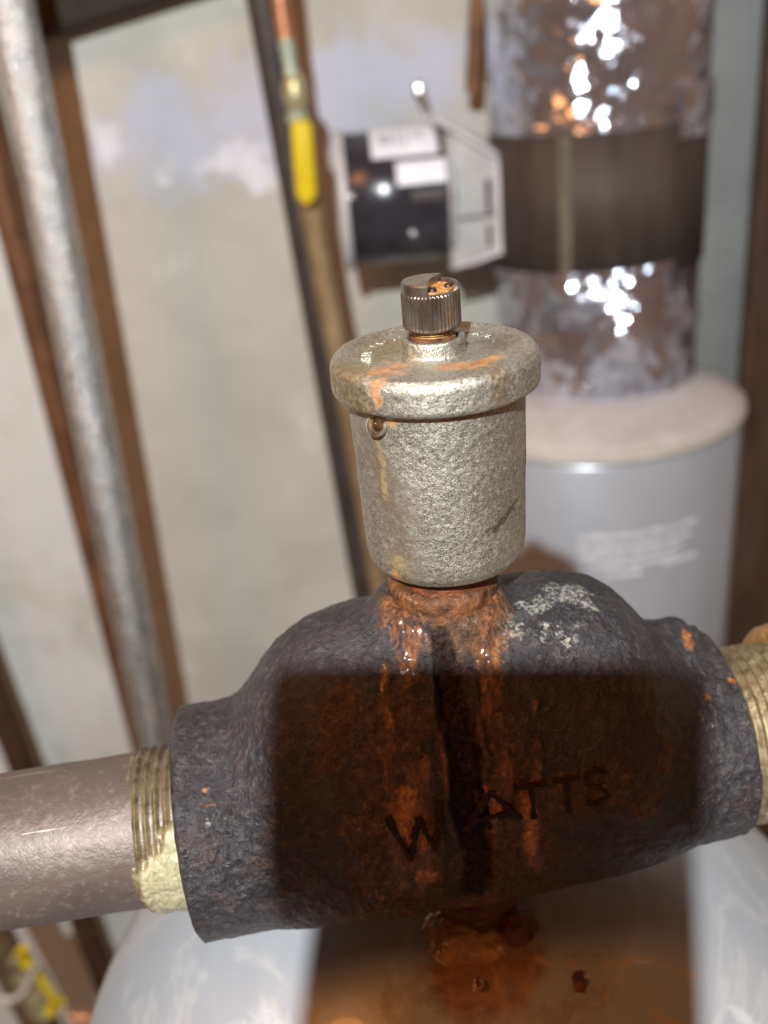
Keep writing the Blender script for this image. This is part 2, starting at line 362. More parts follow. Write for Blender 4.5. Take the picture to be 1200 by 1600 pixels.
# boss flare under the air vent
rb = np.hypot(p[:, 0] - .0002, p[:, 1] + .000); disp += .0046 * (1 - smooth(.0138, .0205, rb)) * (p[:, 2] > .03)
edge = np.minimum(smooth(-.075, -.0735, p[:, 0]), smooth(.080, .0785, p[:, 0])); disp -= .0016 * (1 - edge) ** 2
p = p + N * disp[:, None]
p[:, 0] += .0006 * (fbm(p, 160, 3) - .5) * (1 - edge)
p = p.reshape(ns, npz, 3)
rows = [p[0] * np.array([1, k, k]) for k in (.64, .80, .95)] + [r for r in p] + [p[-1] * np.array([1, k, k]) for k in (.95, .80, .64)]
for k, v in msk.items():
    v = v.reshape(ns, npz); msk[k] = np.concatenate([v[:1]] * 3 + [v] + [v[-1:]] * 3).ravel()
body = mesh('body', np.concatenate(rows), grid_faces(len(rows), npz, True, True), True, M['iron'], scoop, msk)
body.matrix_world = Matrix(SC.tolist())
# lettering following the belly of the casting
def on_front(s, z, proud):
    ph = np.linspace(np.pi * .52, np.pi * 1.45, 300); y, zz_ = scoop_sec(np.full(300, s), ph)
    k = np.argmin(np.abs(zz_ - z)); ph0 = ph[k]
    y0, z0 = y[k], z; ya, za = scoop_sec(np.array([s, s]), np.array([ph0 - .02, ph0 + .02]))
    t = np.array([0, ya[1] - ya[0], za[1] - za[0]]); t /= np.linalg.norm(t); nrm = np.array([0, t[2], -t[1]])
    if nrm[1] > 0: nrm = -nrm
    return np.array([s, y0, z0]) + nrm * proud, nrm
GL = [[(-.0213, .0212), (-.0168, .0078), (-.0138, .0200)], [(-.0138, .0200), (-.0104, .0096), (-.0078, .0235)],
      [(-.0020, .0135), (.0048, .0238), (.0118, .0146)], [(.0008, .0168), (.0090, .0168)],
      [(.0108, .0238), (.0190, .0238)], [(.0150, .0238), (.0152, .0145)], [(.0205, .0238), (.0275, .0238)], [(.0240, .0238), (.0242, .0145)],
      [(.0345, .0236), (.0315, .0252), (.0288, .0236), (.0300, .0208), (.0332, .0196), (.0346, .0172), (.0318, .0150), (.0286, .0164)]]
def conform_bar(pts, w, h):
    pts = np.array(pts); L = np.r_[0, np.cumsum(np.linalg.norm(np.diff(pts, axis=0), axis=1))]
    t = np.linspace(0, L[-1], max(3, int(L[-1] / .0008)))
    P2 = np.stack([np.interp(t, L, pts[:, 0]), np.interp(t, L, pts[:, 1])], 1)
    T = np.gradient(P2, axis=0); T /= np.linalg.norm(T, axis=1, keepdims=True); vs = []
    for (s, z), tt in zip(P2, T):
        nn = np.array([-tt[1], tt[0]]) * w / 2 * (.95 + .5 * math.sin(s * 1700 + z * 900) * .5 + .3 * (random.random() - .5))
        for sgn, hh in ((1, -.0006), (.8, h), (-.8, h), (-1, -.0006)):
            q_, _n = on_front(s + nn[0] * sgn, z + nn[1] * sgn, hh + .0002 * (random.random() - .5)); vs.append(q_)
    f = grid_faces(len(P2), 4).tolist(); f += [[0, 1, 2, 3], [len(vs) - 1, len(vs) - 2, len(vs) - 3, len(vs) - 4]]
    return vs, f
vs, fs = [], []
for st in GL:
    v, f = conform_bar(st, .0020 if st[0][0] < -.005 else (.0016 if st[0][0] < .02 else .0013), .0012 if st[0][0] < .02 else .0008)
    fs += [[i + len(vs) for i in q_] for q_ in f]; vs += v
let = mesh('raised_lettering', vs, fs, False, M['letter'], scoop); let.matrix_world = Matrix(SC.tolist())
def rough_r(amp, sc, off=0):
    def g(v):
        n_ = fbm(v, sc, 4, (1, 1, 1), off) - .5; r = np.hypot(v[:, 0], v[:, 1]) + 1e-9
        w = v.copy(); w[:, 0] *= 1 + amp * n_ / r; w[:, 1] *= 1 + amp * n_ / r; w[:, 2] += amp * .5 * (fbm(v, sc, 3, (1, 1, 1), off + 5) - .5); return w
    return g
boss = lathe('boss', [(.0150, .0560), (.0147, .0610), (.0144, .0640), (.0142, .0672), (.0130, .0682), (.0100, .0684)], 160, M['rust'], scoop, .0004, 2, None, rough_r(.0013, 380))
boss.location = (.0008, 0, 0)
tnip = lathe('tank_port', [(.006, -.0480), (.0105, -.0480), (.0112, -.0440), (.0112, -.038), (.0135, -.034), (.0150, -.030), (.012, -.026)], 120, M['rust'], scoop, .0006, 2, None, rough_r(.0022, 300, 4))
tnip.location = (.004, -.007, 0)

# ------------------------------------------------------------------ threaded pipes left and right
def mat_pipe(name, c0, c1, c2):
    n = NT(name); k = n.noise(45, 6, .65, (1, 1, .5)); s = n.noise(420, 5, .65)
    c = n.ramp(k, [(.3, c0), (.5, c1), (.7, c2)])
    c = n.mix(n.ramp(s, [(.55, 0.), (.75, .55)]), c, (.30, .25, .22))
    c = n.mix(n.ramp(n.noise(150, 5, .7), [(.3, .6), (.42, 0.)]), c, (.10, .075, .065))
    sc = n.noise(900, 2, .5, (1, 1, .012)); c = n.mix(n.ramp(sc, [(.71, 0.), (.75, .7)]), c, (.75, .70, .66))
    nm = n.bump(s, .5, .0005); nm = n.bump(n.noise(1500, 3), .4, .0003, nm)
    return n.out(c, n.ramp(s, [(.3, .40), (.7, .58)]), .40, nm)
def mat_thread():
    n = NT('threaded_end'); k = n.noise(300, 5, .65); g = n.noise(900, 4)
    c = n.ramp(k, [(.3, (.10, .07, .035)), (.5, (.21, .16, .085)), (.7, (.30, .25, .15))])
    s = masked(n, 'paste', 260, .35, .6)
    c = n.mix(s, c, n.ramp(g, [(.3, (.25, .22, .12)), (.7, (.44, .405, .25))]))
    return n.out(c, .5, n.math('MULTIPLY', n.math('SUBTRACT', 1., s), .5), n.bump(g, .5, .0005))
M['pipe'] = mat_pipe('weathered_steel_pipe', (.080, .062, .053), (.125, .098, .084), (.155, .115, .098)); M['thread'] = mat_thread()
def hpipe(label, s0, s1, thr0, thr1, paste_pts, side, r=.0211):
    """pipe along the scoop axis; z local runs along +axis"""
    root = thing('threaded_pipe', label, 'pipe', AX * ((s0 + s1) / 2))
    M4 = SC.copy(); M4[:3, :3] = np.stack([SC[:3, 1], SC[:3, 2], SC[:3, 0]], 1)
    pr = lathe('pipe', [(r * .8, s0), (r, s0), (r, s1)] if side < 0 else [(r, s0), (r, s1), (r * .8, s1)], 160, M['pipe'], root, .0012, 0, None, rough_r(.0004, 120))
    pr.matrix_world = Matrix(M4.tolist())
    z = np.linspace(thr0, thr1, 150); rr = np.full(150, r)
    def att(v):
        m = np.zeros(len(v))
        for ch in paste_pts: m = np.maximum(m, chain_mask(v, ch, .35, .0022, 240))
        return {'paste': m * (1 if side < 0 else .38)}
    def rf(v):
        m = att(v)['paste']; ph = (v[:, 2] - thr0) / .0027 + np.arctan2(v[:, 1], v[:, 0]) / (2 * np.pi)
        saw = np.abs((ph % 1) - .5) * 2; fade = smooth(thr0, thr0 + .0030, v[:, 2]) if side < 0 else 1.
        R_ = r - .0002 + .0014 * fade * (1 - saw) ** 1.2 * (.75 + .5 * fbm(v, 220, 3, (1, 1, 1), 6)); R0 = np.hypot(v[:, 0], v[:, 1])
        tgt = r + .0012 + .0018 * fbm(v, 330, 4) * m
        k = (R_ + (tgt - R_) * m + .0004 * (fbm(v, 400, 3) - .5)) / R0
        w = v.copy(); w[:, 0] *= k; w[:, 1] *= k; return w
    t = lathe('thread', list(zip(rr, z)), 220, M['thread'], root, None, 0, att, rf); t.matrix_world = Matrix(M4.tolist())
    return root, M4
# local frame of these lathes: x = across (away from camera), y = up, z = along
lp, M4 = hpipe('bare brown steel pipe with cut threads entering the left end of the cast fitting', -.235, -.076, -.0895, -.0735,
           [[(-.0185, .009, -.076, .005), (-.0215, .000, -.079, .0085), (-.0185, -.012, -.079, .0085), (-.012, -.020, -.078, .0065)]], -1)
rp, M4r = hpipe('short threaded pipe end smeared with olive paste, right of the cast fitting', .079, .20, .079, .100,
           [[(-.010, .021, .086, .008), (-.020, .006, .088, .0085), (-.02, -.01, .088, .008)], [(0, .024, .09, .006)]], 1, .0245)
cpl = thing('pipe_coupling', 'tan ribbed coupling on the pipe, cut off by the right edge', 'coupling', AX * .108)
o = lathe('sleeve', [(.024, .096), (.0285, .0965), (.0305, .0985), (.0305, .104), (.0285, .1065), (.0285, .118), (.0305, .12), (.0305, .127), (.026, .128)], 120, M['brass_rust'], cpl, .0008, 2, None, rough_r(.0012, 200)); o.matrix_world = Matrix(M4r.tolist())

# ------------------------------------------------------------------ air vent standing on the scoop
VX = .0022
vent = thing('air_vent', 'round nickel plated float air vent with wide stained cap, standing on the rusty boss', 'air vent', (VX, 0, .068))
def vent_attr(v):
    w = v + np.array([0, 0, .068]); at = {}
    R = lambda chs, wp=.0016, sc=260, st=(1, 1, 1), soft=.6: np.max([chain_mask(w, ch, max(soft, .95), wp * 1.2, sc, st) for ch in chs], axis=0)
    at['orange'] = R([[(-.0135, -.013, .1272, .0044), (-.0095, -.0085, .1272, .0048)], [(-.0135, -.0190, .1270, .0022), (-.0140, -.0200, .1235, .0016), (-.0145, -.0200, .1215, .0009)],
                      [(.001, -.0115, .1272, .0030), (.0085, -.012, .1272, .0034), (.0130, -.009, .1272, .0026)], [(-.0135, -.0145, .0760, .0022)], [(-.0120, -.0170, .1170, .0013), (.002, -.0205, .1180, .0010), (.010, -.0185, .118, .0008)]], .0012, 420)
    at['yellow'] = R([[(-.020, -.008, .1265, .008), (-.018, -.014, .124, .006), (-.0165, -.0170, .1205, .004)], [(.0115, -.0200, .1265, .0028), (.0125, -.0205, .1225, .0016), (.013, -.0205, .1205, .0010)],
                      [(-.010, .006, .1272, .010)], [(.01, -.014, .1270, .005)], [(-.0130, -.0150, .080, .0034), (-.0125, -.0160, .0735, .0040)], [(-.0148, -.0145, .1120, .0010), (-.0140, -.0150, .098, .0008)]], .0014, 300)
    at['grime_shade'] = R([[(-.0165, -.0120, .113, .0050), (-.0125, -.0160, .098, .0062), (-.0115, -.0165, .082, .0068)], [(.0150, .003, .1272, .0085)], [(.0205, .0, .115, .005), (.0205, -.002, .085, .0035)]], .0025, 200, (1, 1, .5), .9)  # grime streak on the left; right-edge darkening paints in shading
    at['ink'] = R([[(.0065, -.0200, .0880, .0007), (.0120, -.0170, .0895, .0009), (.0175, -.0105, .0925, .0006)], [(.0115, -.0172, .0885, .0014)], [(.0188, -.0075, .0995, .0006), (.0188, -.0075, .0965, .0006)]], .0016, 500)
    return at
def Z(l): return [(r, z - .068) for r, z in l]
def vnois(v):
    n_ = (fbm(v, 700, 3) - .5) * .00028 + (fbm(v, 90, 2) - .5) * .0004; R_ = np.hypot(v[:, 0], v[:, 1]) + 1e-9
    w = v.copy(); k = 1 + n_ / R_ * (R_ > .004); w[:, 0] *= k; w[:, 1] *= k; w[:, 2] += n_ * .5; return w
lathe('body', Z([(.012, .0733), (.0168, .0735), (.0186, .0745), (.0197, .0764), (.0201, .0795), (.0212, .1205)]), 420, M['nickel'], vent, .00022, 5, vent_attr, vnois)
cap = lathe('cap', Z([(.0200, .1196), (.0239, .1195), (.0244, .1199), (.0246, .1206), (.0246, .1255), (.0243, .1268), (.0233, .1278), (.0220, .1281), (.0209, .1277), (.0198, .1272), (.0092, .1270), (.0079, .1272), (.0075, .1276), (.0074, .1308), (.0072, .1311), (.0060, .1311), (.0058, .1307), (.0057, .1283), (.0030, .1279)]), 420, M['nickel'], vent, .00022, 2, vent_attr, vnois)
# illegible worn marks cast in an arc on the cap
vs, fs = [], []
for a0, a1, cnt in ((118, 200, 16), (18, 74, 13)):
    for i in range(cnt):
        an = math.radians(a0 + (a1 - a0) * i / (cnt - 1) + random.uniform(-1.5, 1.5)); ll = random.uniform(.0012, .0026); tw = random.uniform(-.6, .6)
        if random.random() < .12: continue
        c0 = np.array([.0160 * math.cos(an), .0160 * math.sin(an)]); d = np.array([math.cos(an + tw), math.sin(an + tw)]) * ll / 2; w_ = np.array([-d[1], d[0]]) / ll * 2 * .00022
        b0 = len(vs)
        for zt, kk in ((.0588, 1), (.0595, .6)):
            for sx, sy in ((-1, -1), (1, -1), (1, 1), (-1, 1)): q_ = c0 + sx * d + sy * w_ * kk; vs.append((q_[0], q_[1], zt))
        fs += [[b0 + 4, b0 + 5, b0 + 6, b0 + 7]] + [[b0 + k, b0 + (k + 1) % 4, b0 + 4 + (k + 1) % 4, b0 + 4 + k] for k in range(4)]
mesh('cast_marks', vs, fs, False, M['nickel'], vent, {k: np.zeros(len(vs)) for k in ('orange', 'yellow', 'grime_shade', 'ink')})
# rusty nipple joining vent and scoop
nip = lathe('nipple', Z([(.0095, .0660), (.0125, .0665), (.0122, .0720), (.0135, .0728), (.010, .0735)]), 120, M['rust_dark'], vent, .0004, 1, None, rough_r(.0009, 400))
# neck
zz_ = np.linspace(.1285, .1345, 60); lathe('neck', Z([(.0046 + .00035 * math.sin(z * 2 * math.pi / .0011), z) for z in zz_]), 64, M['brass_rust'], vent)
lathe('seal', Z([(.0046, .1300), (.0053, .1302), (.0055, .1308), (.0053, .1313), (.0046, .1315)]), 64, M['rust'], vent, .0003, 1)
# knurled knob: drum with fine teeth
KN = 44
def knurl(v):
    an = np.arctan2(v[:, 1], v[:, 0]); R_ = np.hypot(v[:, 0], v[:, 1]); z = v[:, 2] + .068
    w = smooth(.1335, .1342, z) * (1 - smooth(.1412, .1418, z)) * (R_ > .0062)
    t = np.abs(((an / (2 * np.pi) * KN) % 1) - .5) * 2
    k = 1 - w * .00042 * t ** 1.2 / R_; o_ = v.copy(); o_[:, 0] *= k; o_[:, 1] *= k; return o_
knob = lathe('knob', Z([(.0040, .1330), (.0058, .1330), (.0064, .1334), (.0068, .1341), (.0068, .1413), (.0065, .1418), (.0058, .1420), (.0054, .1420), (.0053, .1408), (.0020, .1406), (.0002, .1406)]), KN * 12, M['knob'], vent, .0003, 0, None, knurl)
# raised wall on top of the knob, open on the front right, around a rusty pocket
def arc_wall(name, r0, r1, z0, z1, a0, a1, mat, parent, seg=60):
    vs = []; th = np.radians(np.linspace(a0, a1, seg))
    for t in th:
        for r, z in ((r0, z0), (r1, z0), (r1, z1 - .0003), (r1 - .0003, z1), (r0 + .0003, z1), (r0, z1 - .0003)):
            vs.append((r * math.cos(t), r * math.sin(t), z))
    f = grid_faces(seg, 6).tolist() + [[5, 4, 3, 2, 1, 0], [len(vs) - 6 + k for k in range(6)]]
    return mesh(name, vs, f, False, mat, parent)
# solid crescent on the left, low rim at the back right
def crescent():
    vs = []; z0, z1 = .1412 - .068, .1441 - .068; th = np.radians(np.linspace(60, 262, 70)); n_ = len(th)
    R_ = .00655; A = np.array([math.cos(th[0]), math.sin(th[0])]) * R_; B = np.array([math.cos(th[-1]), math.sin(th[-1])]) * R_
    outer = [(R_ * math.cos(t), R_ * math.sin(t)) for t in th]
    inner = []
    for k in range(n_):
        t = k / (n_ - 1); q_ = A * (1 - t) + B * t; nrm = np.array([-(B - A)[1], (B - A)[0]]); nrm /= np.linalg.norm(nrm)
        dpt = -.0012 * math.sin(math.pi * t)
        inner.append(tuple(q_ + nrm * dpt * (1 if np.dot(nrm, [-1, 0]) < 0 else -1)))
    for i in range(n_):
        for (x, y), z, k in ((outer[i], z0, 1), (outer[i], z1 - .0003, 1), (outer[i], z1, .96), (inner[i], z1, 1), (inner[i], z0, 1)):
            vs.append((x * k, y * k, z))
    f = grid_faces(n_, 5).tolist() + [[4, 3, 2, 1, 0], [len(vs) - 5 + k for k in range(5)]]
    return vs, f
v_, f_ = crescent(); mesh('knob_crest', v_, f_, False, M['knob'], vent)
arc_wall('knob_rim', .0056, .0066, .1412 - .068, .1432 - .068, -12, 58, M['knob'], vent, 24)
pk = lathe('rusty_pocket', Z([(.0056, .1404), (.0055, .1424), (.0040, .1421), (.0020, .1425), (.0003, .1422)]), 90, M['knob_rust'], vent, .0003, 1, None, rough_r(.0012, 700))
for hx, hy in ((.0003, -.0034), (.0042, -.0004)):
    h = lathe('slot_hole', [(.0001, .0748), (.0009, .0748), (.0010, .0741)], 20, M['dark_hole'], vent); h.location = (hx, hy, .0001)

# water drops
def mat_water():
    n = NT('rusty_water'); return n.out((.85, .62, .42), .02, 0., None, Transmission_Weight=1., IOR=1.33)
M['water'] = mat_water()
def drop(loc, r, label):
    o = lathe('water_drop', [(.00001, r * 1.15), (r * .55, r * 1.05), (r * .92, r * .5), (r, 0), (r * .9, -r * .5), (r * .6, -r * .85), (.00001, -r * 1.02)], 48, M['water'], None, r * .12, 4)
    o.location = loc; tag(o, label, 'water drop'); return o

# ------------------------------------------------------------------ expansion tank under the scoop
def mat_tank():
    n = NT('grey_tank_paint')
    big = n.noise(14, 4, .55, None, .6); w = n.noise(9, 7, .6, None, 1.2)
    c = n.ramp(big, [(.3, (.265, .275, .295)), (.6, (.30, .31, .325)), (.75, (.32, .322, .33))])
    vein = n.ramp(n.math('ABSOLUTE', n.math('SUBTRACT', w, .52)), [(.0, .4), (.010, .2), (.03, 0.)])
    c = n.mix(vein, c, (.46, .44, .40))
    wh = masked(n, 'white', 90, .35, .75); c = n.mix(n.math('MULTIPLY', wh, .45), c, (.55, .55, .54))
    st = masked(n, 'stain', 60, .25, .85)
    c = n.mix(n.math('MULTIPLY', st, .85), c, n.ramp(n.noise(110, 6, .65, None, .8), [(.3, (.07, .022, .006)), (.5, (.22, .085, .02)), (.7, (.38, .20, .07))]))
    tr = masked(n, 'tide', 100, .4, .6); c = n.mix(n.math('MULTIPLY', tr, .8), c, (.40, .29, .18))
    nm = n.bump(n.noise(60, 4), .12, .0015); nm = n.bump(n.noise(500, 4), .15, .0004, nm)
    return n.out(c, n.mix(st, (.30, .30, .30), (.12, .12, .12)), .0, nm, Coat_Weight=.3)
TR = .155; TC = np.array([.003, .032, -.0323 - .0035 - TR])
tank = thing('expansion_tank', 'pale blue grey domed tank top stained with orange rust below the cast fitting', 'tank', (TC[0], TC[1], TC[2] - .25))
prof = [(TR * math.sin(t), TR * math.cos(t) + .25) for t in np.linspace(.001, math.pi / 2, 260)] + [(TR, .20), (TR, .02), (TR - .02, 0)]
def tattr(v):
    w = v + (TC - np.array([0, 0, .25])); d = lambda x, y: (x, y, TC[2] + math.sqrt(max(0, TR**2 - (x - TC[0])**2 - (y - TC[1])**2)))
    R = lambda pts, wp, sc, soft: chain_mask(w, [(*d(x, y), r) for x, y, r in pts], soft, wp, sc)
    st = np.maximum(R([(.004, -.018, .0165), (.001, -.026, .0135), (.010, -.024, .012)], .004, 90, .5), .38 * R([(-.02, -.035, .012), (.01, -.045, .012), (.035, -.030, .010)], .005, 90, .8))
    wh = np.maximum(R([(-.064, -.030, .010), (-.052, -.036, .008)], .006, 90, .8), R([(.075, -.030, .003), (.095, -.040, .0025)], .003, 120, .7))
    tide = np.zeros(len(w))
    for pts in ([(.02, -.042), (.03, -.046), (.038, -.040), (.036, -.034)], [(.042, -.028), (.052, -.030), (.05, -.036), (.058, -.038)], [(.02, -.024), (.036, -.026), (.05, -.022), (.066, -.024)], [(.012, -.05), (.022, -.054), (.034, -.050)]):
        tide = np.maximum(tide, R([(x, y, .0010) for x, y in pts], .003, 120, .6))
    return {'stain': st, 'white': wh, 'tide': tide}
dome = lathe('shell', prof, 420, mat_tank(), tank, None, 0, tattr)
# lumpy mineral crust where the port meets the tank
def crust_pile(name, cx, cy, rx, ry, h, mat, parent, off):
    n_ = 60; g = np.linspace(-1, 1, n_); X, Y_ = np.meshgrid(g, g, indexing='ij'); rr = np.hypot(X, Y_)
    x = cx + rx * X; y = cy + ry * Y_; base = TC[2] + np.sqrt(TR**2 - (x - TC[0])**2 - (y - TC[1])**2)
    pv = np.stack([x, y, base], -1).reshape(-1, 3); nn = fbm(pv, 160, 4, (1, 1, 1), off).reshape(n_, n_)
    z = base - .0012 + h * np.clip(1 - (rr * (.75 + .55 * fbm(pv, 70, 2, (1, 1, 1), off + 3).reshape(n_, n_)))**1.6 * 1.15, -.6, 1) * (.15 + 1.6 * nn) + .0016 * np.abs(fbm(pv, 420, 3, (1, 1, 1), off).reshape(n_, n_) - .5)
    o = mesh(name, np.stack([x, y, z], -1).reshape(-1, 3) - (TC - np.array([0, 0, .25])), grid_faces(n_, n_, False), True, mat, parent); return o
M['crust'] = mat_simple('orange_mineral_crust', (.13, .045, .010), (.46, .22, .06), 150, (.10, .3), 0, .6, .001, 400, None, ((.75, .58, .38), 140, .60), Coat_Weight=.9)
crust_pile('mineral_crust', .0005, -.0160, .0175, .0125, .0044, M['crust'], tank, 2)
crust_pile('mineral_crust', .013, -.0140, .0100, .009, .0055, M['rust_dark'], tank, 9)
def tank_z(x, y): return TC[2] + math.sqrt(TR**2 - (x - TC[0])**2 - (y - TC[1])**2)
for i, (x, y, r, lb) in enumerate([(.0300, -.0300, .0026, 'dark rust flake lying on the tank to the right of the orange crust'), (.0035, -.0500, .0020, 'small dark rust flake on the tank in front of the orange crust'), (-.0080, -.0515, .0011, 'tiny brown rust speck on the tank, leftmost of the flakes')]):
    v, th = lathe_pts(np.array([(.0002, .7), (.5, .6), (.95, .15), (1., -.3), (.6, -.6)]) * np.array([r, r * .32]), 14)
    v *= np.array([.8, 1.25, 1]) ; v += (fbm(v, 900, 3, (1, 1, 1), i)[:, None] - .5) * r * .7
    o = mesh('rust_flake', v, grid_faces(5, 14), True, M['rust_dark']); o.location = (x, y, tank_z(x, y) + r * .15); o.rotation_euler = (.3, .1, i * 1.1)
    tag(o, lb, 'rust flake', 'rust flakes lying on the tank')

# ------------------------------------------------------------------ pipes standing in front of the wall
def yy_(d): return CAM[1] + d

def tubeK(name, pts, r, *a, **k): return tube(name, pts, np.array(r) * K, *a, **k)
def latheK(name, prof, seg, mat, parent=None, step=None, *a, **k):
    return lathe(name, [(q_[0] * K, q_[1] * K) for q_ in prof], seg, mat, parent, step and step * K, *a, **k)
def mat_galv():
    n = NT('galvanised_steel'); k = n.noise(90, 5, .65, (1, 1, .35)); s = n.n('ShaderNodeTexVoronoi', Vector=n.tc.outputs['Object'], Scale=150).outputs['Distance']
    c = n.ramp(k, [(.3, (.50, .55, .56)), (.5, (.72, .76, .76)), (.7, (.84, .85, .82))])
    c = n.mix(n.ramp(n.noise(300, 5, .7), [(.32, .7), (.45, 0.)]), c, (.12, .13, .12))
    return n.out(c, n.ramp(s, [(.2, .22), (.8, .38)]), 1., n.bump(n.noise(150, 5, .65), .8, .0045))
M['galv'] = mat_galv()
M['shade_brown'] = mat_simple('brown_wall_shade', (.10, .045, .022), (.24, .11, .05), 30, (.4, .6), .4, .3, .0006, 260)  # brown tone of the wall shadows that are built as tubes
M['black_iron'] = mat_simple('black_iron_pipe', (.030, .024, .02), (.06, .048, .040), 40, (.5, .7), .2, .4, .0008, 300)
M['tube_brown'] = mat_simple('dark_brown_tube', (.035, .017, .010), (.085, .038, .018), 30, (.5, .7), .2, .4, .0008, 200)
M['tan_pipe'] = mat_simple('tan_aged_copper', (.24, .16, .08), (.40, .29, .16), 30, (.45, .6), .4, .3, .0006, 260)
M['copper'] = mat_simple('bright_copper', (.50, .21, .10), (.72, .36, .20), 60, (.3, .45), .7, .3, .0004, 400, None, ((.25, .36, .27), 90, .56))
M['brass'] = mat_simple('pale_brass', (.42, .38, .20), (.62, .58, .36), 100, (.3, .45), .6, .4, .0005, 500)
M['verdigris'] = mat_simple('verdigris_copper', (.30, .40, .30), (.50, .54, .42), 90, (.45, .6), .3, .4, .0005, 400)
M['yellow'] = mat_simple('yellow_vinyl', (.58, .43, .003), (.72, .55, .006), 60, (.35, .45), 0, .15, .0004, 300, None, ((.45, .33, .01), 130, .66))
def upright(name, label, cat, p0, p1, r, mat, ext=.25, group=None, part='pipe'):
    p0, p1 = np.array(p0), np.array(p1); d = (p1 - p0); L = np.linalg.norm(d); d /= L
    a = p0 - d * .0; b = p1 + d * ext
    root = thing(name, label, cat, b, group)
    tubeK(part, [a - b, (a + b) / 2 - b, np.zeros(3)], r, 40, mat, root, True, 60, .03, 120)
    return root
D = .543
def along(A, B, d, t): return at(A[0] + (B[0] - A[0]) * t, A[1] + (B[1] - A[1]) * t, d)
P_ = lambda A, B, d, t0, t1: (along(A, B, d, t0), along(A, B, d, t1))
a, b = P_((14, 0), (232, 1100), D, -.12, 1.25)
upright('galvanised_pipe', 'thick galvanised grey pipe rising out of the top left corner', 'pipe', a, b, .0112, M['galv'])
a, b = P_((-22, 200), (190, 1040), 0.600, -.2, 1.2)
upright('shade_strip', 'brown tube standing in for a shadow on the wall, just left of the thick grey pipe', 'pipe', a, b, .0078, M['shade_brown'])  # tube added where a brown shadow lies on the wall
a, b = P_((410, 0), (572, 930), .560, -.12, 1.25)
upright('iron_pipe', 'black iron pipe on the wall left of the yellow valve lever', 'pipe', a, b, .0080, M['black_iron'])
a, b = P_((748, -40), (738, 190), .59, -.6, 1.)
upright('shade_strip', 'short brown tube standing in for a shadow beside the foil wrapped duct at the top', 'pipe', a, along((748, -40), (738, 190), .59, .8), .0045, M['shade_brown'], .0)  # another wall shadow shaped as a short tube
# valve line
G0, G1 = (432, -60), (560, 700)
gp = thing('gas_line', 'thin copper line with brass fittings running down to the yellow lever', 'pipe', at(463, 190, .535))
base = np.array(gp.location)
L_ = lambda x, y: at(x, y, .545) - base
tubeK('copper_tube', [L_(424, -120), L_(440, 20), L_(447, 62)], .0042, 28, M['copper'], gp, True, 20, .05, 300)
tubeK('reducer', [L_(446, 58), L_(452, 95), L_(457, 122)], [.0040, .0034, .0038], 28, M['verdigris'], gp, True, 10, .1, 300)
tubeK('lower_pipe', [L_(474, 250), L_(505, 430), L_(545, 640), L_(600, 950)], .0060, 28, M['tan_pipe'], gp, True, 20, .03, 200)
vl = thing('ball_valve', 'small brass ball valve with its yellow lever hanging straight down', 'valve', at(462, 150, .535))
base = np.array(vl.location); L_ = lambda x, y, d=.54: at(x, y, d) - base
tubeK('body', [L_(456, 118), L_(458, 124), L_(460, 132), L_(462, 150), L_(464, 165), L_(465, 172)], [.0040, .0056, .0064, .0068, .0056, .0046], 8, M['brass'], vl, True, 4)
tubeK('packing_nut', [L_(464, 170), L_(465, 182), L_(466, 192)], [.0052, .0056, .0054], 6, M['verdigris'], vl, True, 1)
def lever(parent, p0, p1, w, th, mat, bend=0.):
    """flat lever with rounded end, sleeve slightly crowned"""
    p0, p1 = np.array(p0), np.array(p1); ax = p1 - p0; L = np.linalg.norm(ax); ax /= L; w = w * K
    nrm = np.array([0., -1, .3]); nrm -= ax * (nrm @ ax); nrm /= np.linalg.norm(nrm); sd = np.cross(ax, nrm)
    rows = []; n_ = 22
    for i in range(n_):
        t = i / (n_ - 1); s = t * L
        ww = w / 2 * (math.sqrt(max(.02, 1 - max(0, (s - (L - w / 2)) / (w / 2))**2))) * (1 if s > .3 * w else .8)
        c = p0 + ax * s + nrm * bend * math.sin(math.pi * t)
        for k in range(12):
            an = k / 12 * 2 * math.pi; cx, cy = math.cos(an), math.sin(an)
            rows.append(c + sd * ww * np.sign(cx) * abs(cx)**.6 + nrm * th * K / 2 * np.sign(cy) * abs(cy)**.7)
    f = grid_faces(n_, 12).tolist() + [list(range(12)), [(n_ - 1) * 12 + k for k in range(12)][::-1]]
    return mesh('lever', rows, f, True, mat, parent)
lever(vl, L_(470, 186, .528), L_(480, 318, .528), .0106, .005, M['yellow'], .001)
# lower left corner: dark brown tube, olive pipe and its valve
a, b = P_((-10, 1080), (185, 1580), .595, -.5, 1.)
upright('dark_tube', 'dark brown tube slanting behind the left threaded pipe', 'pipe', a, b, .0100, M['tube_brown'], .1)
a, b = P_((-20, 1440), (75, 1620), .50, -1., 1.)
upright('olive_pipe', 'short olive brown pipe in the bottom left corner behind the yellow lever', 'pipe', a, b, .0120, mat_simple('olive_pipe', (.06, .04, .02), (.20, .14, .07), 30, (.4, .6), .3), .1)
v2 = thing('ball_valve', 'valve in the bottom left corner with its thin yellow lever slanting down to the right', 'valve', at(60, 1530, .47))
base = np.array(v2.location); L2 = lambda x, y, d=.47: at(x, y, d) - base
lever(v2, L2(38, 1492), L2(92, 1572), .0058, .0035, M['yellow'], .0)
tubeK('lever_end', [L2(34, 1486), L2(42, 1504)], [.0048, .0042], 20, M['yellow'], v2, True, 3)
tubeK('lever_tip', [L2(78, 1580), L2(92, 1566)], [.0042, .0044], 20, M['yellow'], v2, True, 3)
tubeK('body', [L2(30, 1500, .485), L2(52, 1540, .485), L2(70, 1580, .485)], [.008, .0105, .008], 8, M['brass'], v2, True, 3)
